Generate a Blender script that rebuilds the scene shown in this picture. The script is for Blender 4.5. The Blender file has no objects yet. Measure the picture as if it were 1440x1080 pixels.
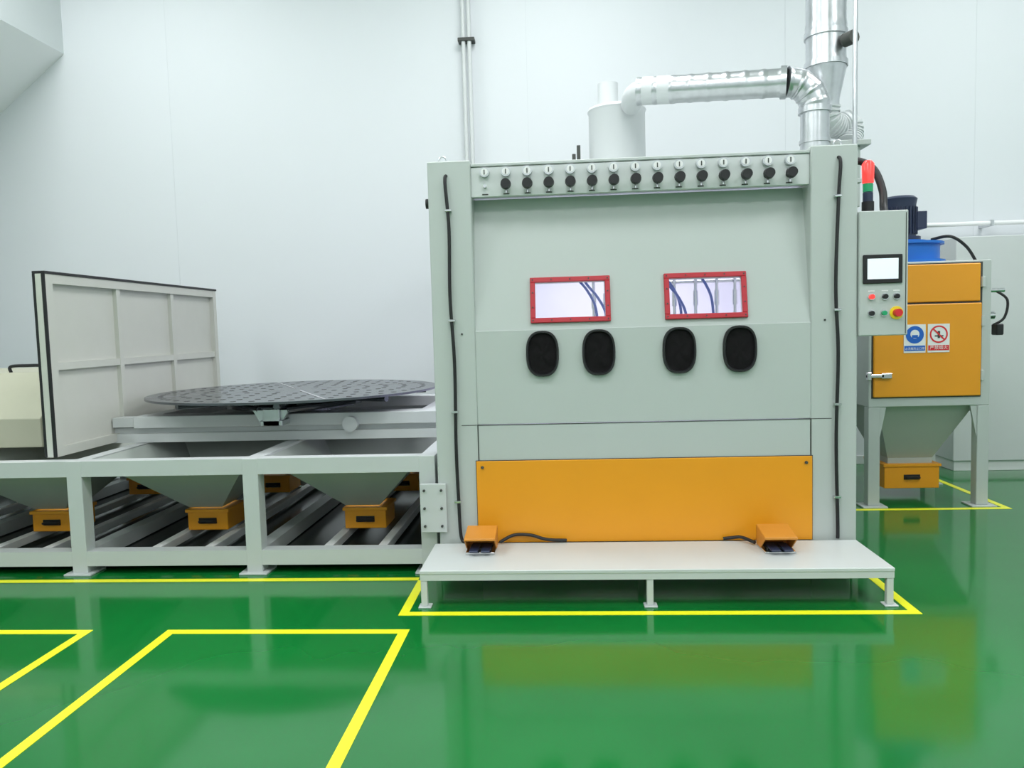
import bpy, bmesh, math, random
from mathutils import Vector, Matrix
random.seed(4)
S = bpy.context.scene
# ------------------------------------------------------------------ materials
def mat(name, col, rough=.5, metal=0., emit=None, es=0., coat=0., noise=0., nscale=8., bump=0., bscale=40., spec=.5):
    m = bpy.data.materials.new(name); m.use_nodes = True
    nt = m.node_tree; b = nt.nodes['Principled BSDF']
    b.inputs['Base Color'].default_value = (*col, 1)
    b.inputs['Roughness'].default_value = rough
    b.inputs['Metallic'].default_value = metal
    b.inputs['Specular IOR Level'].default_value = spec
    b.inputs['Coat Weight'].default_value = coat
    b.inputs['Coat Roughness'].default_value = .05
    if emit:
        b.inputs['Emission Color'].default_value = (*emit, 1)
        b.inputs['Emission Strength'].default_value = es
    tc = nt.nodes.new('ShaderNodeTexCoord')
    if noise > 0:
        n = nt.nodes.new('ShaderNodeTexNoise'); n.inputs['Scale'].default_value = nscale
        n.inputs['Detail'].default_value = 4
        nt.links.new(tc.outputs['Object'], n.inputs['Vector'])
        mx = nt.nodes.new('ShaderNodeMix'); mx.data_type = 'RGBA'
        mx.inputs[6].default_value = (*[c*(1-noise) for c in col], 1)
        mx.inputs[7].default_value = (*[min(1, c*(1+noise)) for c in col], 1)
        nt.links.new(n.outputs['Fac'], mx.inputs[0])
        nt.links.new(mx.outputs[2], b.inputs['Base Color'])
    if bump > 0:
        n2 = nt.nodes.new('ShaderNodeTexNoise'); n2.inputs['Scale'].default_value = bscale
        nt.links.new(tc.outputs['Object'], n2.inputs['Vector'])
        bp = nt.nodes.new('ShaderNodeBump'); bp.inputs['Strength'].default_value = bump
        bp.inputs['Distance'].default_value = .01
        nt.links.new(n2.outputs['Fac'], bp.inputs['Height'])
        nt.links.new(bp.outputs['Normal'], b.inputs['Normal'])
    return m

GREY = mat('paint_grey_green', (.49,.53,.515), .42, noise=.02, nscale=3)
LGREY = mat('paint_light_grey', (.60,.63,.63), .4, noise=.03, nscale=4)
FRAME = mat('frame_grey', (.55,.58,.58), .4, noise=.03, nscale=5)
HOPG = mat('hopper_grey', (.42,.46,.43), .45, noise=.04, nscale=3)
BEIGE = mat('paint_beige', (.48,.48,.37), .5, noise=.03)
DOORG = mat('door_grey', (.58,.585,.54), .5, noise=.03)
ORANGE = mat('paint_orange', (.82,.33,.012), .38, noise=.03, nscale=4)
ORANGE2 = mat('pedal_orange', (.66,.26,.03), .45, noise=.06, nscale=9)
RED = mat('paint_red', (.50,.02,.035), .4, noise=.05)
BLACK = mat('rubber_black', (.010,.010,.012), .5, noise=.1)
CLOTH = mat('glove_cloth_black', (.007,.006,.007), .85, noise=.3, nscale=30, bump=.3, spec=.2)
DARK = mat('seam_dark', (.05,.055,.05), .6, noise=.05)
UNDERSHADE = mat('underframe_shade', (.012,.018,.015), .2, noise=.3, nscale=4)
DISC = mat('turntable_steel', (.12,.13,.145), .24, metal=.7, noise=.2, nscale=6)
DISCL = mat('turntable_slot', (.36,.37,.39), .5, noise=.1)
GALV = mat('galvanised_steel', (.60,.62,.64), .30, metal=.9, noise=.15, nscale=14)
CHROME = mat('chrome', (.7,.7,.72), .18, metal=1., noise=.03)
PVC = mat('white_pvc', (.66,.69,.70), .4, noise=.01)
WHITE = mat('white_enamel', (.80,.81,.81), .4, noise=.01)
INNER = mat('chamber_liner', (.68,.67,.76), .6, noise=.03)
BLUE = mat('paint_blue', (.01,.16,.62), .4, noise=.04)
NAVY = mat('motor_navy', (.02,.03,.07), .45, noise=.1)
HOSEB = mat('hose_blue', (.03,.07,.36), .4, noise=.05)
YEL = mat('floor_tape_yellow', (.88,.88,.02), .3, noise=.03, nscale=6)
SCREEN = mat('screen_glow', (.6,.65,.68), .3, emit=(.85,.9,.95), es=.5)
REDL = mat('red_lamp', (.8,.02,.02), .3, emit=(1,.05,.04), es=1.2)
GRNB = mat('green_button', (.02,.35,.15), .3, noise=.05)
YELB = mat('yellow_button', (.9,.7,.02), .3, noise=.05)
SIGNW = mat('sign_white', (.82,.82,.82), .4, noise=.01)
SIGNB = mat('sign_blue', (.01,.12,.55), .4, noise=.01)
SIGNR = mat('sign_red', (.7,.02,.03), .4, noise=.01)
ADDLAMP = mat('added_lamp_panel', (.9,.9,.9), .4, emit=(1,1,1), es=4.)
INLAMP = mat('chamber_lamp', (.9,.9,.9), .4, emit=(.9,.88,1), es=4.)
WALL = mat('wall_paint', (.685,.72,.745), .55, noise=.012, nscale=.8)
WALLJ = mat('wall_joint', (.62,.655,.68), .55, noise=.012, nscale=.8)
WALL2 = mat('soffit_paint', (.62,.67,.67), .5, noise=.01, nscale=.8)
SOFU_LIT = mat('soffit_underside_lit', (.86,.88,.89), .5, noise=.01, nscale=.8)  # paler than the soffit face, stands in for light bounced up from below
CEIL = mat('ceiling_paint', (.75,.77,.77), .6, noise=.01)

GLASS = bpy.data.materials.new('window_pane'); GLASS.use_nodes = True
nt = GLASS.node_tree; nt.nodes.clear()
o = nt.nodes.new('ShaderNodeOutputMaterial'); mx = nt.nodes.new('ShaderNodeMixShader')
tr = nt.nodes.new('ShaderNodeBsdfTransparent'); gl = nt.nodes.new('ShaderNodeBsdfGlossy')
gl.inputs['Roughness'].default_value = .03; mx.inputs[0].default_value = .06
nt.links.new(tr.outputs[0], mx.inputs[1]); nt.links.new(gl.outputs[0], mx.inputs[2]); nt.links.new(mx.outputs[0], o.inputs[0])

FLOOR = mat('green_epoxy', (.006,.20,.035), .12, coat=.15)
nt = FLOOR.node_tree; b = nt.nodes['Principled BSDF']
tc = nt.nodes.new('ShaderNodeTexCoord')
n = nt.nodes.new('ShaderNodeTexNoise'); n.inputs['Scale'].default_value = .7; n.inputs['Detail'].default_value = 3
r = nt.nodes.new('ShaderNodeValToRGB')
r.color_ramp.elements[0].position = .3; r.color_ramp.elements[0].color = (.003,.135,.022,1)
r.color_ramp.elements[1].position = .7; r.color_ramp.elements[1].color = (.005,.180,.032,1)
nt.links.new(tc.outputs['Object'], n.inputs['Vector']); nt.links.new(n.outputs['Fac'], r.inputs[0]); nt.links.new(r.outputs[0], b.inputs['Base Color'])
n2 = nt.nodes.new('ShaderNodeTexNoise'); n2.inputs['Scale'].default_value = 3; n2.inputs['Detail'].default_value = 1
bp = nt.nodes.new('ShaderNodeBump'); bp.inputs['Strength'].default_value = .06; bp.inputs['Distance'].default_value = .02
nt.links.new(tc.outputs['Object'], n2.inputs['Vector']); nt.links.new(n2.outputs['Fac'], bp.inputs['Height']); nt.links.new(bp.outputs['Normal'], b.inputs['Normal'])

# ------------------------------------------------------------------ helpers
def root(name):
    e = bpy.data.objects.new(name, None); e.empty_display_size = .2
    S.collection.objects.link(e); return e
def finish(bm, name, m, parent, smooth=False):
    bmesh.ops.recalc_face_normals(bm, faces=bm.faces)
    me = bpy.data.meshes.new(name); bm.to_mesh(me); bm.free()
    if m: me.materials.append(m)
    if smooth:
        for p in me.polygons: p.use_smooth = True
        try: me.set_sharp_from_angle(angle=math.radians(40))
        except Exception: pass
    ob = bpy.data.objects.new(name, me); S.collection.objects.link(ob)
    if parent: ob.parent = parent
    return ob
def add_box(bm, x0,x1,y0,y1,z0,z1):
    vs = [bm.verts.new(p) for p in [(x0,y0,z0),(x1,y0,z0),(x1,y1,z0),(x0,y1,z0),(x0,y0,z1),(x1,y0,z1),(x1,y1,z1),(x0,y1,z1)]]
    for f in [(0,3,2,1),(4,5,6,7),(0,1,5,4),(1,2,6,5),(2,3,7,6),(3,0,4,7)]:
        bm.faces.new([vs[i] for i in f])
def add_hexa(bm, pts):
    vs = [bm.verts.new(p) for p in pts]
    for f in [(0,3,2,1),(4,5,6,7),(0,1,5,4),(1,2,6,5),(2,3,7,6),(3,0,4,7)]:
        bm.faces.new([vs[i] for i in f])
def boxes(name, lst, m, parent=None, bev=.004):
    bm = bmesh.new()
    for l in lst: add_box(bm, *l)
    if bev > 0:
        bmesh.ops.bevel(bm, geom=bm.edges[:], offset=bev, segments=1, affect='EDGES')
    return finish(bm, name, m, parent)
def box(name, x0,x1,y0,y1,z0,z1, m, parent=None, bev=.004):
    return boxes(name, [(x0,x1,y0,y1,z0,z1)], m, parent, bev)
def sweep_bm(bm, pts, radii, seg=16, cap=True):
    pts = [Vector(p) for p in pts]; n = len(pts)
    if not hasattr(radii, '__len__'): radii = [radii]*n
    T = []
    for i in range(n):
        t = pts[min(i+1,n-1)]-pts[max(i-1,0)]; T.append(t.normalized() if t.length > 1e-9 else T[-1])
    up = Vector((0,0,1)) if abs(T[0].z) < .9 else Vector((0,1,0))
    N = (up - T[0]*up.dot(T[0])).normalized(); rings = []
    for i in range(n):
        N = (N - T[i]*N.dot(T[i])).normalized(); B = T[i].cross(N)
        rings.append([bm.verts.new(pts[i]+(N*math.cos(a)+B*math.sin(a))*radii[i]) for a in [2*math.pi*k/seg for k in range(seg)]])
    for i in range(n-1):
        for k in range(seg):
            bm.faces.new([rings[i][k], rings[i][(k+1)%seg], rings[i+1][(k+1)%seg], rings[i+1][k]])
    if cap:
        bm.faces.new(rings[0]); bm.faces.new(rings[-1][::-1])
def tube(name, pts, r, m, parent=None, seg=16, cap=True):
    bm = bmesh.new(); sweep_bm(bm, pts, r, seg, cap); return finish(bm, name, m, parent, True)
def tubes(name, lst, m, parent=None, seg=12):
    bm = bmesh.new()
    for p, r in lst: sweep_bm(bm, p, r, seg)
    return finish(bm, name, m, parent, True)
def bez(pts, n=10):
    P = [Vector(p) for p in pts]; out = []
    for i in range(len(P)-1):
        p0 = P[max(i-1,0)]; p1 = P[i]; p2 = P[i+1]; p3 = P[min(i+2,len(P)-1)]
        for k in range(n):
            t = k/n
            out.append(.5*((2*p1)+(-p0+p2)*t+(2*p0-5*p1+4*p2-p3)*t*t+(-p0+3*p1-3*p2+p3)*t**3))
    out.append(P[-1]); return out
def ribbed(name, path, r, m, parent, pitch=.05, amp=.006, seg=24, duty=.25):
    P = [Vector(p) for p in path]; L = [0]
    for i in range(1,len(P)): L.append(L[-1]+(P[i]-P[i-1]).length)
    step = pitch/8; n = int(L[-1]/step); pts = []; rad = []; j = 0
    for k in range(n+1):
        s = min(k*step, L[-1])
        while j < len(P)-2 and L[j+1] < s: j += 1
        t = (s-L[j])/max(1e-6, L[j+1]-L[j]); pts.append(P[j].lerp(P[j+1], min(t,1)))
        ph = (s/pitch) % 1; rad.append(r+(amp if ph < duty else 0))
    return tube(name, pts, rad, m, parent, seg)
def prism_y(name, poly, y0, y1, m, parent=None, bev=0):
    bm = bmesh.new(); a = [bm.verts.new((x,y0,z)) for x,z in poly]; c = [bm.verts.new((x,y1,z)) for x,z in poly]
    bm.faces.new(a); bm.faces.new(c[::-1]); n = len(poly)
    for i in range(n): bm.faces.new([a[i],c[i],c[(i+1)%n],a[(i+1)%n]])
    if bev: bmesh.ops.bevel(bm, geom=bm.edges[:], offset=bev, segments=1, affect='EDGES')
    return finish(bm, name, m, parent)
def prism_x(name, poly, x0, x1, m, parent=None, bev=0):
    bm = bmesh.new(); a = [bm.verts.new((x0,y,z)) for y,z in poly]; c = [bm.verts.new((x1,y,z)) for y,z in poly]
    bm.faces.new(a); bm.faces.new(c[::-1]); n = len(poly)
    for i in range(n): bm.faces.new([a[i],c[i],c[(i+1)%n],a[(i+1)%n]])
    if bev: bmesh.ops.bevel(bm, geom=bm.edges[:], offset=bev, segments=1, affect='EDGES')
    return finish(bm, name, m, parent)

# ------------------------------------------------------------------ room
XL, XR, YB, YF, H = -6.8, 7.0, 8.1, -3.5, 6.0
box('floor', XL-.1, XR+.1, YF-.1, YB+.1, -.1, 0, FLOOR, None, 0)
box('wall_back', XL-.1, XR+.1, YB, YB+.12, 0, H, WALL, None, 0)
box('wall_left', XL-.12, XL, YF, YB, 0, H, WALL, None, 0)
box('wall_right', XR, XR+.12, YF, YB, 0, H, WALL, None, 0)
box('wall_front', XL, XR, YF-.12, YF, 0, H, WALL, None, 0)
box('ceiling', XL-.1, XR+.1, YF-.1, YB+.1, H, H+.1, CEIL, None, 0)
box('baseboard_back', XL, XR, YB-.015, YB, 0, .09, LGREY, None, .003)
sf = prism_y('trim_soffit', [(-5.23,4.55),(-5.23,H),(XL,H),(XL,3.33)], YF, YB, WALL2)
sf.data.materials.append(SOFU_LIT)
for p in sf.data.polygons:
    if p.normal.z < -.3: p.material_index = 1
boxes('trim_panel_joints', [(x,x+.004,YB-.002,YB,0.09,H) for x in (-4.1,-.3,2.3,4.15)], WALLJ, None, 0)

for i,(x,y) in enumerate([(-4.4,5.6),(0,5.6),(4.4,5.6),(-4.4,1.8),(0,1.8),(4.4,1.8),(-4.4,-1.8),(0,-1.8),(4.4,-1.8)]):
    e = root('added_ceiling_lamp')  # lamps out of view, added to light the room evenly
    box('housing', x-.65,x+.65,y-.32,y+.32,H-.06,H, WHITE, e)
    box('diffuser', x-.6,x+.6,y-.28,y+.28,H-.068,H-.06, ADDLAMP, e, 0)
    L = bpy.data.lights.new('added_lamp_light','AREA'); L.shape='RECTANGLE'; L.size=1.9; L.size_y=1.4
    L.energy = 96; L.color=(.98,.985,1)
    lo = bpy.data.objects.new('added_lamp_light', L); lo.location=(x,y,H-.09); S.collection.objects.link(lo); lo.parent=e

# ------------------------------------------------------------------ floor tape
def tape(lst, name='floor_marking_tape'):
    return boxes(name, [(a,b_,c,d,0,.002) for a,b_,c,d in lst], YEL, None, 0)
w=.05
tape([(-.90,1.79,3.92,3.92+w),(-.90,-.85,3.97,4.49),(1.74,1.79,3.97,4.51),(-6.7,-.90,4.49,4.49+w)])
tape([(-2.06,-.80,3.68,3.68+w),(-2.06,-2.06+w,.6,3.68),(-.80-w,-.80,.6,3.68)])
tape([(-6.7,-2.46,3.68,3.68+w),(-2.46-w,-2.46,.6,3.68)])
tape([(2.2,3.45,6.10,6.10+w),(3.40,3.45,6.15,7.5)])

# ------------------------------------------------------------------ blasting cabinet
C = root('sandblasting_cabinet')
X0,X1,Y0,Y1,ZT = -.777,1.715,4.6,7.25,2.50
PL,PR = -.52,1.45
box('pillar_left', X0,PL,Y0,Y0+.25,0,ZT,GREY,C,.006)
box('pillar_right', PR,X1,Y0,Y0+.25,0,ZT,GREY,C,.006)
box('top_strip', PL,PR,Y0+.012,Y0+.2,2.462,ZT-.02,GREY,C,.003)
box('gauge_fascia', PL,PR,Y0+.02,Y0+.05,2.285,2.46,LGREY,C,.003)
box('fascia_underside', PL,PR,Y0+.05,Y0+.24,2.30,2.46,GREY,C,.002)
def sp(x,s,off):
    y = Y0+.008+.15*s; z = 1.49+.80*s
    nrm = Vector((0,-.80,.15)).normalized()
    return Vector((x,y,z))+nrm*off
def slab(bm,x0,x1,s0,s1,o0,o1):
    add_hexa(bm,[sp(x0,s0,o1),sp(x1,s0,o1),sp(x1,s0,o0),sp(x0,s0,o0),sp(x0,s1,o1),sp(x1,s1,o1),sp(x1,s1,o0),sp(x0,s1,o0)])
sW0,sW1 = .045,.385
wins = [(-.185,.292),(.611,1.092)]
bm = bmesh.new(); b_=.03; ds=b_/.814
slab(bm,PL,PR,0,sW0+ds,-.02,0); slab(bm,PL,PR,sW1-ds,1,-.02,0)
xs=[PL,wins[0][0]+b_,wins[0][1]-b_,wins[1][0]+b_,wins[1][1]-b_,PR]
for i in (0,2,4): slab(bm,xs[i],xs[i+1],sW0+ds,sW1-ds,-.02,0)
finish(bm,'slanted_front_panel',GREY,C)
for (a,c) in wins:
    bm = bmesh.new()
    slab(bm,a,c,sW0,sW0+ds,0,.02); slab(bm,a,c,sW1-ds,sW1,0,.02)
    slab(bm,a,a+b_,sW0+ds,sW1-ds,0,.02); slab(bm,c-b_,c,sW0+ds,sW1-ds,0,.02)
    bmesh.ops.bevel(bm, geom=bm.edges[:], offset=.003, segments=1, affect='EDGES')
    finish(bm,'window_frame_red',RED,C)
    bm = bmesh.new(); slab(bm,a+b_-.004,c-b_+.004,sW0+ds-.004,sW1-ds+.004,-.012,-.008); finish(bm,'window_pane',GLASS,C)
    lst=[]
    for k in range(5):
        x=a+.015+(c-a-.03)*k/4
        for s in (sW0+ds/2,sW1-ds/2): lst.append(([sp(x,s,.019),sp(x,s,.024)],.0045))
    for s in (.16,.27):
        for x in (a+.015,c-.015): lst.append(([sp(x,s,.019),sp(x,s,.024)],.0045))
    tubes('frame_screws',lst,DARK,C,8)
box('front_sheet', PL,PR,Y0,Y0+.03,.925,1.49,GREY,C,.003)
box('front_sheet_lower', PL,PR,Y0+.002,Y0+.03,.0,.92,GREY,C,.003)
box('seam_line', PL-.1,PR+.12,Y0-.001,Y0+.002,.920,.924,DARK,C,0)
box('seam_left', PL-.004,PL+.001,Y0-.001,Y0+.01,.2,.92,DARK,C,0)
box('seam_right', PR-.001,PR+.004,Y0-.001,Y0+.01,.2,.92,DARK,C,0)
box('panel_gap', -.541,1.461,Y0-.004,Y0+.002,.20,.706,DARK,C,0)
box('orange_access_panel', -.537,1.457,Y0-.012,Y0-.002,.20,.702,ORANGE,C,.003)
tubes('panel_bolts',[([(x,Y0-.012,z),(x,Y0-.022,z)],.009) for x in (-.50,1.42) for z in (.665,)],DARK,C,12)
def stad(cx,cz,hw,hh,n=40,p=2.6):
    out=[]
    for k in range(n):
        t=2*math.pi*k/n; c,s=math.cos(t),math.sin(t)
        out.append((cx+hw*math.copysign(abs(c)**(2/p),c), cz+hh*math.copysign(abs(s)**(2/p),s)))
    return out
for gi,gx in enumerate((-.119,.216,.689,1.040)):
    gz=1.345; bm=bmesh.new()
    prof=[(1.0,0),(1.0,-.020),(.97,-.028),(.88,-.028),(.84,-.022),(.82,-.004)]
    rings=[]
    for sc,off in prof:
        rings.append([bm.verts.new((x,Y0+off,z)) for x,z in stad(gx,gz,.098*sc,.137-.098*(1-sc))])
    for i in range(len(rings)-1):
        for k in range(40): bm.faces.new([rings[i][k],rings[i][(k+1)%40],rings[i+1][(k+1)%40],rings[i+1][k]])
    finish(bm,'glove_port_ring',BLACK,C,True)
    bm=bmesh.new(); rings=[]
    for j,sc in enumerate((.83,.7,.55,.4,.25,.1)):
        ring=[]
        for k,(x,z) in enumerate(stad(gx,gz,.098*sc,.137-.098*(1-sc) if sc>.5 else .088*sc/.5)):
            t=k*2*math.pi/40
            wob=.006*math.sin(t*3+j*.9+gi*1.7)*math.sin(t*2+gi) if 0<j<5 else 0
            ring.append(bm.verts.new((x,Y0-.012+wob,z)))
        rings.append(ring)
    for i in range(len(rings)-1):
        for k in range(40): bm.faces.new([rings[i][k],rings[i][(k+1)%40],rings[i+1][(k+1)%40],rings[i+1][k]])
    bm.faces.new(rings[-1]); finish(bm,'glove_cuff',CLOTH,C,True)
box('side_right', X1-.04,X1,Y0+.25,Y1,0,ZT,GREY,C)
box('side_back', X0,X1,Y1-.04,Y1,0,ZT,GREY,C)
box('roof', X0,X1,Y0+.2,Y1,ZT-.05,ZT-.005,GREY,C)
boxes('side_left', [(X0,X0+.04,Y0+.25,Y1,2.0,ZT),(X0,X0+.04,Y0+.25,Y1,0,.66)],GREY,C)
box('chamber_floor', X0+.04,X1-.04,Y0+.25,Y1-.04,.66,.70,INNER,C,0)
box('chamber_liner_back', X0+.05,X1-.05,Y1-.06,Y1-.04,.7,2.44,INNER,C,0)
box('chamber_liner_right', X1-.06,X1-.04,Y0+.26,Y1-.06,.7,2.44,INNER,C,0)
for y in (5.3,6.5):
    box('chamber_lamp', -.5,1.45,y,y+.1,2.40,2.43,INLAMP,C,0)
for x in (.15,1.0):
    L = bpy.data.lights.new('chamber_light','AREA'); L.shape='RECTANGLE'; L.size=.8; L.size_y=1.2; L.energy=19; L.color=(.93,.92,1)
    lo = bpy.data.objects.new('chamber_light', L); lo.location=(x,5.9,2.38); S.collection.objects.link(lo); lo.parent=C
gl=[];hs=[]
for x in (.22,.30,.76,.90,1.04,1.16):
    gl.append(([(x,5.25,2.35),(x,5.25,1.45)],.011)); gl.append(([(x,5.25,1.80),(x,5.25,1.86)],.022)); gl.append(([(x,5.25,1.62),(x,5.25,1.72)],.017))
gl.append(([(.70,5.27,1.78),(1.4,5.27,1.78)],.012)); gl.append(([(-.5,5.27,2.02),(1.4,5.27,2.02)],.012))
tubes('spray_guns',gl,CHROME,C)
for x,dz in ((.20,0),(.27,-.05),(.76,0),(.80,-.07),(.97,.02)):
    hs.append((bez([(x-.16,5.1,2.05+dz),(x-.12,5.08,1.86+dz),(x-.03,5.12,1.74+dz),(x+.03,5.2,1.62+dz),(x+.05,5.25,1.40+dz)],6),.009))
tubes('spray_hoses',hs,HOSEB,C,10)
rim=[];face=[];knob=[];ndl=[];stem=[]
for i in range(15):
    x=-.436+.1264*i; z=2.425
    rim.append(([(x,Y0+.02,z),(x,Y0-.012,z)],[.029,.029]))
    face.append(([(x,Y0-.012,z),(x,Y0-.014,z)],.021))
    ndl.append((x-.003,x+.003,Y0-.017,Y0-.014,z-.014,z+.012))
    if i:
        knob.append(([(x,Y0+.02,2.348),(x,Y0-.02,2.348),(x,Y0-.022,2.348),(x,Y0-.06,2.348)],[.020,.020,.032,.028]))
        stem.append(([(x,Y0+.005,2.30),(x,Y0+.005,2.38)],.009))
    else:
        stem.append(([(x,Y0+.02,2.345),(x,Y0-.01,2.345)],.010))
tubes('gauge_rims',rim,GALV,C,20); tubes('gauge_faces',face,SIGNW,C,20); boxes('gauge_needles',ndl,DARK,C,0)
tubes('regulator_knobs',knob,BLACK,C,16); tubes('regulator_stems',stem,CHROME,C,10)
boxes('regulator_labels',[(-.436+.1264*i-.018,-.436+.1264*i+.018,Y0+.017,Y0+.02,2.296,2.302) for i in range(15)],DARK,C,0)
tube('cable_left', bez([(-.66,Y0+.02,2.41),(-.67,Y0-.02,2.38),(-.655,Y0-.02,2.1),(-.662,Y0-.02,1.7),(-.648,Y0-.02,1.3),(-.655,Y0-.02,.8),(-.65,Y0-.02,.45),(-.64,Y0-.03,.24),(-.60,Y0-.05,.216),(-.54,Y0-.10,.214)]),.010,BLACK,C,10)
tube('cable_right', bez([(1.60,Y0+.02,2.43),(1.61,Y0-.02,2.40),(1.60,Y0-.02,2.2),(1.585,Y0-.02,1.7),(1.60,Y0-.02,1.3),(1.59,Y0-.02,.8),(1.60,Y0-.02,.3),(1.60,Y0-.02,.21)]),.010,BLACK,C,10)
boxes('cable_clips',[(x-.018,x+.022,Y0-.033,Y0,z,z+.014) for x in (-.658,1.594) for z in (2.2,1.55,1.0,.45)],CHROME,C,.002)
for x in (-.70,1.64):
    pts=[(x+.022*math.cos(t),Y0+.12,ZT+.03+.022*math.sin(t)) for t in [2*math.pi*k/16 for k in range(17)]]
    tube('lifting_eye',pts,.006,GALV,C,8)
tubes('side_knob',[([(X0,Y0+.1,2.27),(X0-.03,Y0+.1,2.27)],.03)],BLACK,C,14)
tubes('front_screws',[([(x,Y0,z),(x,Y0-.006,z)],.006) for x,z in ((-.60,1.475),(1.53,1.5))],DARK,C,8)
box('beacon_bracket',1.715,1.95,4.93,4.98,2.12,2.145,GREY,C)
tubes('beacon_base',[([(1.905,4.95,2.145),(1.905,4.95,2.22)],.036)],BLACK,C)
tubes('beacon_lamp_dark',[([(1.905,4.95,2.22),(1.905,4.95,2.275)],.030)],NAVY,C)
tubes('beacon_lamp_green',[([(1.905,4.95,2.28),(1.905,4.95,2.33)],.030)],GRNB,C)
tubes('beacon_lamp_red',[([(1.905,4.95,2.335),(1.905,4.95,2.45),(1.905,4.95,2.47)],[.034,.036,.02])],REDL,C)
tube('beacon_hose', bez([(1.80,5.1,2.47),(1.90,5.1,2.50),(1.99,5.08,2.44),(2.02,5.02,2.30),(2.00,4.95,2.18),(1.96,4.82,2.10),(1.93,4.75,2.05)]),.023,BLACK,C,12)

# control box
K = root('control_panel_box')
box('housing',1.718,1.99,Y0-.02,Y0+.2,1.40,2.115,GREY,K,.005)
box('screen_bezel',1.735,1.955,Y0-.032,Y0-.02,1.70,1.865,BLACK,K,.004)
box('screen',1.758,1.930,Y0-.034,Y0-.032,1.725,1.842,SCREEN,K,0)
def ring(n_,x,z,r,m,d=.02): tubes(n_,[([(x,Y0-.02,z),(x,Y0-.02-d,z)],r)],m,K,18)
for (x,z,m) in ((1.785,1.625,REDL),(1.86,1.625,BLACK),(1.925,1.625,BLACK),(1.785,1.53,BLACK),(1.855,1.53,GRNB)):
    ring('button_collar',x,z,.020,CHROME,.008); ring('button',x,z,.014,m,.02)
ring('estop_plate',1.925,1.53,.038,YELB,.006); ring('estop_button',1.925,1.53,.022,SIGNR,.04)
boxes('button_labels',[(x-.018,x+.018,Y0-.022,Y0-.02,z,z+.006) for x in (1.785,1.86,1.925) for z in (1.655,)],SIGNW,K,0)
box('box_door_edge',1.975,1.979,Y0-.022,Y0-.02,1.41,2.10,DARK,K,0)

# ------------------------------------------------------------------ operator platform
P = root('operator_step_platform')
box('deck',-.80,1.70,4.03,4.56,.185,.205,LGREY,P,.003)
boxes('frame',[(-.798,1.698,4.033,4.063,.150,.186),(-.798,1.698,4.527,4.557,.150,.186),(-.796,-.767,4.06,4.53,.152,.186),(1.667,1.696,4.06,4.53,.152,.186),(.424,.451,4.06,4.53,.152,.186)],LGREY,P,0)
lg=[];ft=[]
for x in (-.796,.42,1.661):
    for y in (4.035,4.522):
        lg.append((x,x+.035,y,y+.033,.008,.149)); ft.append((x-.015,x+.055,y-.015,y+.05,0,.008))
boxes('legs',lg,LGREY,P,.003); boxes('foot_plates',ft,LGREY,P,.002)

# ------------------------------------------------------------------ foot pedals
def pedal(x,y):
    e=root('foot_pedal'); z=.206
    box('base',x-.085,x+.085,y-.05,y+.13,z,z+.012,CHROME,e,.002)
    boxes('treadle',[(x-.06,x-.008,y-.09,y+.06,z+.022,z+.032),(x+.008,x+.06,y-.09,y+.06,z+.022,z+.032)],NAVY,e,.003)
    boxes('body',[(x-.06,x+.06,y+.0,y+.12,z+.012,z+.022)],DARK,e,.002)
    prism_x('hood',[(y-.06,z+.095),(y+.13,z+.125),(y+.13,z+.105),(y-.06,z+.080)],x-.09,x+.09,ORANGE2,e,.003)
    for sx in (-1,1):
        a=x+sx*.09; prism_x('hood_side',[(y-.05,z+.08),(y+.13,z+.11),(y+.13,z+.01),(y+.04,z+.01)],min(a,a-sx*.006),max(a,a-sx*.006),ORANGE2,e)
    box('hood_back',x-.09,x+.09,y+.124,y+.13,z+.01,z+.11,ORANGE2,e,.001)
pedal(-.50,4.37); pedal(1.19,4.34)
tube('pedal_hose', bez([(-.40,4.52,.222),(-.32,4.57,.25),(-.22,4.57,.25),(-.12,4.55,.228),(0,4.56,.218)]),.010,BLACK,None,10)
tube('pedal_hose', bez([(1.09,4.46,.222),(1.03,4.53,.235),(.98,4.56,.225),(.93,4.565,.218)]),.010,BLACK,None,10)

# ------------------------------------------------------------------ loading rail frame
F = root('loading_rail_frame')
fx=[-5.42,-4.27,-3.12,-1.97]; ya,yb,yc=4.64,5.95,7.12
XE=-.80; XS=-5.47
vx=fx+[-.85]
posts=[];plates=[];cross=[];beams=[]
for x in vx:
    for y in (ya,yc):
        posts.append((x-.05,x+.05,y,y+.1,.01,.734)); plates.append((x-.09,x+.09,y-.035,y+.135,0,.012))
    cross.append((x-.047,x+.047,ya+.098,yc+.002,.64,.731)); cross.append((x-.047,x+.047,ya+.098,yc+.002,.058,.148))
for i in range(len(vx)-1):
    a,c=vx[i]+.049,vx[i+1]-.049
    for y in (ya,yc):
        beams.append((a,c,y+.002,y+.098,.634,.733)); beams.append((a,c,y+.002,y+.098,.055,.150))
    beams.append((a,c,yb,yb+.08,.636,.730))
boxes('long_beams',beams,FRAME,F,0); boxes('posts',posts,FRAME,F,.003); boxes('foot_plates',plates,FRAME,F,.002); boxes('cross_beams',cross,FRAME,F,0)
boxes('floor_runners',[(x,x+.06,ya+.1,yc,.07,.125) for x in (-4.72,-3.88,-3.50,-2.74,-2.38,-1.58,-1.22)],WHITE,F,.003)
box('underframe_shade_sheet',XS+.05,XE-.1,ya+.12,yc-.02,.03,.05,UNDERSHADE,F,0)  # added near-black sheet standing in for the shaded floor under the frame
RY=5.44
boxes('rail',[(XS,XE,RY,RY+.12,.735,.80),(XS,XE,RY+.04,RY+.08,.80,.84),(XS,XE,6.72,6.84,.735,.80),(XS,XE,6.76,6.80,.80,.84)],LGREY,F,0)
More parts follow.
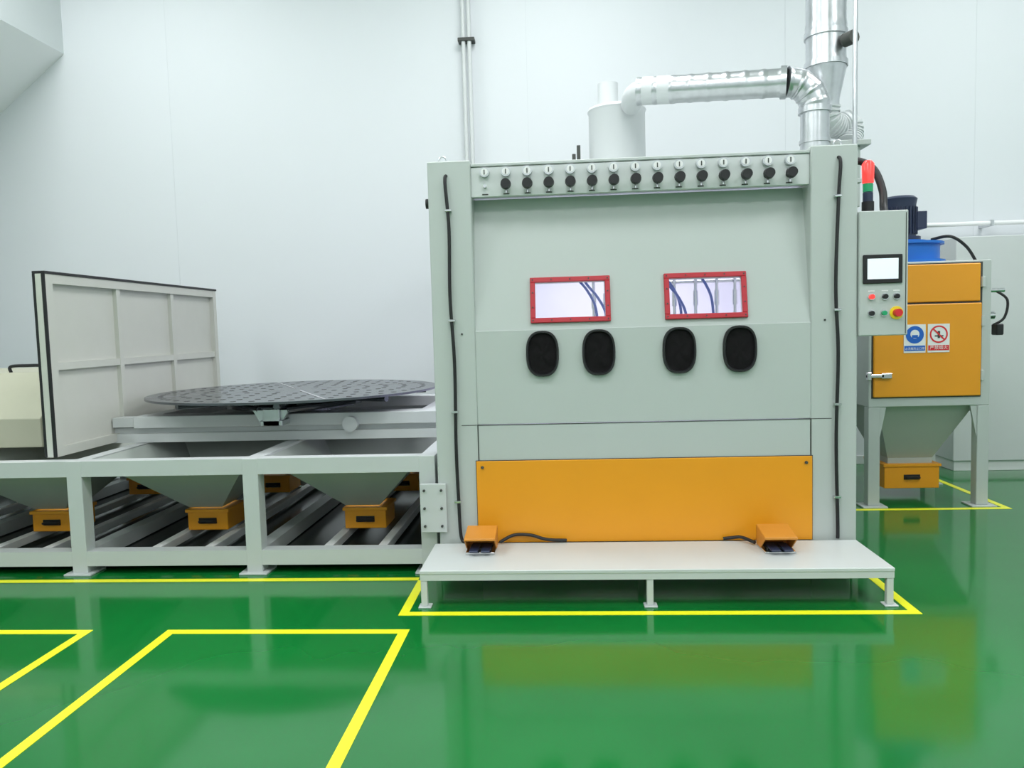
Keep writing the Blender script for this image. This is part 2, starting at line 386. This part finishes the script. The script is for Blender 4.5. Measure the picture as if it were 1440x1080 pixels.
box('joint_plate',-.887,-.725,4.575,4.597,.27,.57,FRAME,F,.003)
tubes('joint_bolts',[([(x,4.575,z),(x,4.562,z)],.008) for x in (-.86,-.755) for z in (.31,.42,.53)],DARK,F,8)
def hopper(cx, cy, hw, hd, zt, zb, bw, bd, by):
    bm=bmesh.new()
    top=[(cx-hw,cy-hd,zt),(cx+hw,cy-hd,zt),(cx+hw,cy+hd,zt),(cx-hw,cy+hd,zt)]
    bot=[(cx-bw,by-bd,zb),(cx+bw,by-bd,zb),(cx+bw,by+bd,zb),(cx-bw,by+bd,zb)]
    T=[bm.verts.new(p) for p in top]; B=[bm.verts.new(p) for p in bot]
    for i in range(4): bm.faces.new([T[i],T[(i+1)%4],B[(i+1)%4],B[i]])
    ob=finish(bm,'hopper',HOPG,F); s=ob.modifiers.new('sol','SOLIDIFY'); s.thickness=.006; return ob
def drawer(cx,y,z0,z1,hw,d,par,name='collection_drawer'):
    box(name,cx-hw,cx+hw,y,y+d,z0,z1,ORANGE,par,.004)
    box(name+'_lip',cx-hw-.012,cx+hw+.012,y-.012,y+d+.012,z1-.018,z1+.004,ORANGE,par,.002)
    zc=(z0+z1)/2-.005
    tube(name+'_handle',bez([(cx-.055,y,zc-.012),(cx-.05,y-.028,zc-.002),(cx,y-.034,zc+.004),(cx+.05,y-.028,zc-.002),(cx+.055,y,zc-.012)],5),.008,BLACK,par,8)
    box(name+'_handle_plate',cx-.065,cx+.065,y-.006,y,zc-.022,zc+.02,BLACK,par,.002)
for cx in (-4.845,-3.695,-2.545,-1.415):
    hopper(cx,5.35,.52,.60,.72,.30,.12,.12,5.33)
    hopper(cx,6.58,.52,.52,.72,.30,.12,.12,6.55)
    drawer(cx+.02,5.19,.14,.285,.145,.28,F)
    drawer(cx+.02,6.42,.14,.285,.145,.28,F)

# ------------------------------------------------------------------ turntable cart with door
T = root('turntable_cart')
boxes('cart_beams',[(-3.16,-.85,RY-.02,RY+.16,.842,.93),(-3.16,-.85,6.70,6.86,.842,.93),(-3.15,-3.03,RY+.16,6.70,.845,.928),(-2.2,-2.06,RY+.16,6.70,.845,.928),(-1.05,-.92,RY+.16,6.70,.845,.928)],LGREY,T)
boxes('door_link',[(-3.33,-3.16,RY,RY+.12,.85,.92),(-3.33,-3.16,6.72,6.84,.85,.92)],LGREY,T,0)
tubes('hub',[([(-2.12,6.0,.90),(-2.12,6.0,1.03)],.30),([(-2.12,6.0,.94),(-2.12,6.0,.97)],.50)],DISC,T,40)
arms=[]
for k in range(8):
    t=k*math.pi/4+.2; arms.append(([(-2.12+.25*math.cos(t),6+.25*math.sin(t),1.005),(-2.12+1.02*math.cos(t),6+1.02*math.sin(t),1.022)],.022))
tubes('arms',arms,DISC,T,8)
DZ=1.062
tubes('disc_plate',[([(-2.12,6.0,DZ-.016),(-2.12,6.0,DZ)],1.11)],DISC,T,96)
bm=bmesh.new()
def dot(x,y,r_): 
    vs=[bm.verts.new((x+r_*math.cos(a),y+r_*math.sin(a),DZ+.0012)) for a in [2*math.pi*k/8 for k in range(8)]]; bm.faces.new(vs)
for sct in range(8):
    for rr in (.25,.4,.55,.7,.85,1.0):
        nn=max(1,int(rr*6))
        for j in range(nn):
            t=(sct+ (j+.5)/nn)*math.pi/4+.1; dot(-2.12+rr*math.cos(t),6+rr*math.sin(t),.022)
finish(bm,'disc_holes',BLACK,T)
bm=bmesh.new()
for sct in range(4):
    t=sct*math.pi/2+.5; c,s=math.cos(t),math.sin(t); hw=.009
    vs=[bm.verts.new((-2.12+c*a-s*b2,6+s*a+c*b2,DZ+.0014)) for a,b2 in ((.1,-hw),(1.1,-hw),(1.1,hw),(.1,hw))]; bm.faces.new(vs)
finish(bm,'disc_sector_joints',DISCL,T)
bx=-2.06; by=RY-.16
boxes('bracket',[(bx-.08,bx+.08,by-.02,RY-.02,.86,.90),(bx-.06,bx+.06,by-.02,by+.01,.86,.98)],GALV,T)
prism_y('bracket_gusset',[(bx-.14,.97),(bx+.12,.97),(bx+.05,.86),(bx-.08,.86)],by+.01,by+.04,GALV,T)
tubes('arm_brace',[([(bx-.1,by+.02,.97),(bx-.45,RY+.2,.99)],.02),([(bx+.1,by+.02,.97),(bx+.5,RY+.2,.99)],.02),([(bx,by+.02,.95),(bx,5.75,.98)],.03)],DISC,T,8)
tubes('wheels',[([(x,RY-.07,.85),(x,RY-.02,.85)],.055) for x in (-1.53,)],LGREY,T,20)
dx0,dx1=-3.36,-3.32; d0,d1,z0,z1=4.76,7.2,.745,1.935
box('door_skin',dx0,dx1-.02,d0,d1,z0,z1,DOORG,T,.003)
ribs=[(dx1-.02,dx1+.02,d0,d0+.07,z0,z1),(dx1-.02,dx1+.02,d1-.06,d1,z0,z1),(dx1-.02,dx1+.018,d0+.07,d1-.06,z1-.06,z1),(dx1-.02,dx1+.018,d0+.07,d1-.06,z0,z0+.06)]
ys=[d0+.07,5.56,6.36,d1-.06]
for i in range(3): ribs.append((dx1-.02,dx1+.008,ys[i]+(.05 if i else 0),ys[i+1],1.31,1.36))
for y in (5.56,6.36): ribs.append((dx1-.02,dx1+.01,y,y+.05,z0+.06,z1-.06))
boxes('door_ribs',ribs,DOORG,T,0)
boxes('door_seal',[(dx0-.02,dx1+.025,d0-.012,d1+.01,z1,z1+.018),(dx0-.02,dx0+.0,d0-.012,d0+.02,z0,z1),(dx1+.0,dx1+.022,d0-.012,d0+.0,z0,z1)],BLACK,T,.002)
box('door_front_edge',dx0,dx1+.0,d0-.012,d0,z0-.0,z1,DOORG,T,.001)
boxes('door_foot',[(dx0-.02,dx0+.0,d1-.02,d1+.01,z0,z1)],BLACK,T,.002)

B = root('abrasive_return_box')
prism_x('housing',[(5.25,.742),(5.25,.95),(5.55,1.27),(6.65,1.27),(6.65,.742)],-5.35,-3.75,BEIGE,B,.004)
tube('lid_handle',bez([(-4.22,5.62,1.27),(-4.22,5.62,1.315),(-4.08,5.62,1.32),(-3.98,5.62,1.315),(-3.98,5.62,1.27)],6),.012,BLACK,B,8)
prism_y('side_flange',[(-3.75,.742),(-3.75,1.27),(-3.55,.742)],5.6,6.4,BEIGE,B)

# ------------------------------------------------------------------ dust collector
D = root('dust_collector')
a0,a1,b0,b1=2.40,3.32,6.2,7.15
box('body',a0,a1,b0,b1,.80,1.93,GREY,D,.006)
box('upper_door',a0+.06,a1-.09,b0-.02,b0,1.615,1.905,ORANGE,D,.006)
box('lower_door',a0+.03,a1-.08,b0-.025,b0,.88,1.60,ORANGE,D,.006)
boxes('door_shadow_gap',[(a0+.02,a1-.07,b0-.004,b0,.87,1.915)],DARK,D,0)
lg=[]
for x,y in ((a0,b0),(a1-.09,b0),(a0,b1-.09),(a1-.09,b1-.09)): lg.append((x,x+.09,y,y+.09,.012,.80))
boxes('legs',lg,GREY,D); boxes('foot_plates',[(l[0]-.05,l[1]+.05,l[2]-.04,l[3]+.04,0,.012) for l in lg],GREY,D,.002)
for sx,xx in ((1,a0+.09),(-1,a1-.09)):
    prism_y('gusset',[(xx,.80),(xx,.55),(xx+sx*.05,.80)],b0+.01,b0+.03,GREY,D)
bm=bmesh.new()
tp=[(a0+.09,b0+.05,.80),(a1-.09,b0+.05,.80),(a1-.09,b1-.05,.80),(a0+.09,b1-.05,.80)]
bt=[(2.68,6.52,.34),(3.04,6.52,.34),(3.04,6.85,.34),(2.68,6.85,.34)]
Tt=[bm.verts.new(p) for p in tp]; Bb=[bm.verts.new(p) for p in bt]
for i in range(4): bm.faces.new([Tt[i],Tt[(i+1)%4],Bb[(i+1)%4],Bb[i]])
bm.faces.new(Bb); finish(bm,'hopper',HOPG,D)
box('hopper_neck',2.68,3.04,6.52,6.85,.29,.34,HOPG,D)
drawer(2.86,6.48,.09,.29,.22,.40,D,'dust_bin')
boxes('latch',[(a0-.03,a0+.10,b0-.05,b0-.025,1.038,1.062),(a0+.08,a0+.16,b0-.05,b0-.025,1.03,1.07),(a0-.03,a0+.0,b0-.06,b0-.02,1.02,1.08)],CHROME,D,.003)
boxes('hinge',[(a1-.085,a1-.06,b0-.035,b0,z,z+.08) for z in (1.0,1.42,1.72)],GREY,D,.003)
tubes('blower_volute',[([(2.80,6.62,1.95),(2.80,6.62,2.10)],.30)],BLUE,D,36)
tubes('blower_flange',[([(2.80,6.62,1.93),(2.80,6.62,1.96)],.34),([(2.80,6.62,2.085),(2.80,6.62,2.105)],.33),([(2.80,6.62,2.10),(2.80,6.62,2.125)],.20)],BLUE,D,36)
tubes('motor',[([(2.80,6.62,2.125),(2.80,6.62,2.16),(2.80,6.62,2.161),(2.80,6.62,2.42),(2.80,6.62,2.47),(2.80,6.62,2.49)],[.16,.16,.125,.125,.135,.11])],NAVY,D,28)
fins=[]
for k in range(24):
    t=2*math.pi*k/24; fins.append(([(2.80+.132*math.cos(t),6.62+.132*math.sin(t),2.18),(2.80+.132*math.cos(t),6.62+.132*math.sin(t),2.40)],.006))
tubes('motor_fins',fins,NAVY,D,6); box('motor_junction',2.90,2.98,6.52,6.68,2.22,2.36,NAVY,D)
tube('motor_cable',bez([(2.98,6.45,2.12),(3.08,6.35,2.13),(3.2,6.35,2.05),(3.30,6.4,1.94)]),.012,BLACK,D,8)
def sign(cx,z,blue,txt):
    y=b0-.027
    box('sign_plate',cx-.082,cx+.082,y-.003,y,z-.11,z+.11,SIGNW,D,0)
    if blue:
        tubes('sign_disc',[([(cx,y-.003,z+.03),(cx,y-.0045,z+.03)],.068)],SIGNB,D,32)
        tubes('sign_head',[([(cx,y-.0045,z+.035),(cx,y-.006,z+.035)],[.034,.034])],SIGNW,D,20)
        box('sign_mask',cx-.022,cx+.022,y-.0075,y-.006,z+.005,z+.028,SIGNB,D,0)
        box('sign_bar',cx-.078,cx+.078,y-.0045,y-.003,z-.095,z-.055,SIGNB,D,0)
    else:
        bm=bmesh.new(); R1,R2=.068,.056; o1=[];o2=[]
        for k in range(36):
            t=2*math.pi*k/36; o1.append(bm.verts.new((cx+R1*math.cos(t),y-.0045,z+.03+R1*math.sin(t)))); o2.append(bm.verts.new((cx+R2*math.cos(t),y-.0045,z+.03+R2*math.sin(t))))
        for k in range(36): bm.faces.new([o1[k],o1[(k+1)%36],o2[(k+1)%36],o2[k]])
        finish(bm,'sign_ring',SIGNR,D)
        bm=bmesh.new(); v=[bm.verts.new((cx+a,y-.005,z+.03+c)) for a,c in ((-.046,.038),(-.038,.046),(.046,-.038),(.038,-.046))]; bm.faces.new(v); finish(bm,'sign_slash',SIGNR,D)
        box('sign_flame',cx-.008,cx+.010,y-.004,y-.003,z,z+.055,DARK,D,0); box('sign_match',cx-.03,cx+.035,y-.0042,y-.003,z+.012,z+.022,DARK,D,0)
        box('sign_bar',cx-.078,cx+.078,y-.0045,y-.003,z-.095,z-.055,SIGNR,D,0)
    c=bpy.data.curves.new('sign_text','FONT'); c.body=txt; c.size=.034 if not blue else .021; c.align_x='CENTER'; c.materials.append(SIGNW)
    t=bpy.data.objects.new('sign_text',c); t.location=(cx,y-.006,z-.085); t.rotation_euler=(math.pi/2,0,0); S.collection.objects.link(t); t.parent=D
sign(2.735,1.335,True,'必须戴防尘口罩' ); sign(2.915,1.335,False,'严禁烟火')
tubes('pulse_valve',[([(3.32,6.5,1.50),(3.44,6.5,1.50)],.06),([(3.40,6.5,1.46),(3.40,6.5,1.40)],.035)],ORANGE,D,18)
tubes('valve_fittings',[([(3.37,6.45,1.60),(3.37,6.45,1.74)],.014),([(3.32,6.45,1.70),(3.55,6.45,1.70)],.018),([(3.44,6.5,1.50),(3.50,6.5,1.50)],.032)],CHROME,D,12)
tube('valve_hose',bez([(3.48,6.45,1.70),(3.56,6.42,1.62),(3.54,6.42,1.48),(3.47,6.45,1.42)]),.010,BLACK,D,8)
box('valve_regulator',3.47,3.53,6.40,6.48,1.34,1.43,BLACK,D,.008)

E = root('grey_equipment_enclosure')
box('body',3.75,6.6,7.62,8.04,.10,2.25,LGREY,E,.006)
box('plinth',3.77,6.58,7.65,8.04,0,.10,WHITE,E,.003)
boxes('panel_seams',[(x,x+.006,7.617,7.62,.12,2.23) for x in (4.5,5.2,5.9)],DARK,E,0)
W = root('wall_air_pipe')
tube('pipe_run',[(3.0,7.90,2.40),(6.90,7.90,2.40)],.022,WHITE,W,12)
boxes('pipe_clamps',[(x,x+.03,7.87,8.1,2.37,2.43) for x in (3.1,4.2,5.2,6.2)],GALV,W,.002)
W2 = root('wall_conduit_pair')
tubes('pipes',[([(-.935,8.02,2.0),(-.935,8.02,6.0)],.021),([(-.875,8.02,2.0),(-.875,8.02,6.0)],.021)],LGREY,W2)
boxes('clamps',[(-.99,-.82,7.99,8.1,z,z+.035) for z in (4.43,)],DARK,W2,.003)
boxes('wall_bracket',[(-.97,-.84,8.03,8.1,2.0,2.04)],GALV,W2,.003)

# ------------------------------------------------------------------ extraction ducts
G = root('exhaust_ductwork')
path=[(.62+(1.66-.62)*t,6.09-.27*t,3.285-.065*t) for t in (0,.25,.5,.75,1)]
ribbed('horizontal_duct',path,.100,GALV,G,.13,.004,32,.15)
el=[]
for k in range(9):
    t=k/8*math.pi/2; el.append((1.66+.20*math.sin(t),5.81,3.02+.20*math.cos(t)))
ribbed('elbow',el,.104,GALV,G,.09,.006,32,.2)
tube('drop_duct',[(1.86,5.81,3.03),(1.86,5.81,2.50)],.100,GALV,G,28)
tubes('duct_collars',[([(1.66,5.815,3.22),(1.62,5.825,3.222)],.116),([(1.86,5.81,3.03),(1.86,5.81,2.99)],.116),([(1.86,5.81,2.80),(1.86,5.81,2.775)],.108),([(1.86,5.81,2.56),(1.86,5.81,2.50)],.125)],GALV,G,28)
tubes('duct_end_sleeve',[([(.66,6.08,3.284),(.88,6.025,3.27)],[.103,.103])],PVC,G,28)
box('duct_support',1.70,2.0,5.70,5.92,2.44,2.50,GREY,G)
tube('duct_end_bend',bez([(.72,6.065,3.283),(.66,6.085,3.285),(.62,6.14,3.285),(.60,6.22,3.28),(.60,6.37,3.27)],6),.085,PVC,G,24)
ribbed('stack',[(2.04,6.12,3.40),(2.04,6.12,6.0)],.145,GALV,G,.30,.006,32,.08)
tube('reducer',[(2.04,6.12,3.42),(2.04,6.12,3.38),(2.05,6.12,3.16),(2.05,6.12,3.10)],[.150,.146,.088,.086],GALV,G,28)
tubes('stack_collars',[([(2.04,6.12,z),(2.04,6.12,z+.04)],.158) for z in (3.40,3.62,3.98)],GALV,G,28)
ribbed('flex_duct',bez([(2.05,6.12,3.12),(2.06,6.14,3.03),(2.16,6.22,2.99),(2.26,6.26,3.02),(2.27,6.25,2.92),(2.24,6.2,2.84)],8),.085,PVC,G,.03,.012,24,.5)
boxes('filter_housing',[(1.98,2.34,6.02,6.34,2.80,2.84),(2.04,2.28,6.07,6.29,2.35,2.80),(1.716,2.05,6.12,6.22,2.38,2.44)],GREY,G)
tubes('stack_damper',[([(2.13,5.98,3.55),(2.17,5.90,3.55)],.05)],DARK,G)
tube('support_pole',[(2.12,5.75,2.5),(2.12,5.75,6.0)],.016,GALV,G,10)
box('support_pole_foot',1.70,2.16,5.72,5.80,2.47,2.50,GREY,G)

Y = root('cyclone_separator')
cx,cy=.50,6.64
tube('body',[(cx,cy,2.495),(cx,cy,3.27),(cx,cy,3.29),(cx,cy,3.31)],[.235,.235,.245,.235],PVC,Y,40)
tube('outlet_pipe',[(cx-.07,cy,3.31),(cx-.07,cy,3.52)],.085,PVC,Y,24)
boxes('bracket',[(.16,.19,6.60,6.64,2.495,3.02),(.16,.27,6.60,6.64,2.80,2.83),(.12,.15,6.60,6.64,2.495,2.95)],DARK,Y,.003)

# ------------------------------------------------------------------ camera
cam = bpy.data.cameras.new('camera'); co = bpy.data.objects.new('camera', cam); S.collection.objects.link(co)
fw = Vector((-.0664,.9955,-.0720)).normalized(); up = Vector((.0229,.0737,.9970)); up=(up-fw*up.dot(fw)).normalized(); rt = fw.cross(up)
M = Matrix((rt,up,-fw)).transposed().to_4x4(); M.translation=(0,0,1.5); co.matrix_world=M
cam.sensor_width=36; cam.lens=27; S.camera=co
wd = bpy.data.worlds.new('world'); S.world=wd; wd.use_nodes=True
wd.node_tree.nodes['Background'].inputs[0].default_value=(.8,.85,.85,1); wd.node_tree.nodes['Background'].inputs[1].default_value=.5
S.view_settings.view_transform='Standard'; S.view_settings.look='None'; S.view_settings.exposure=0
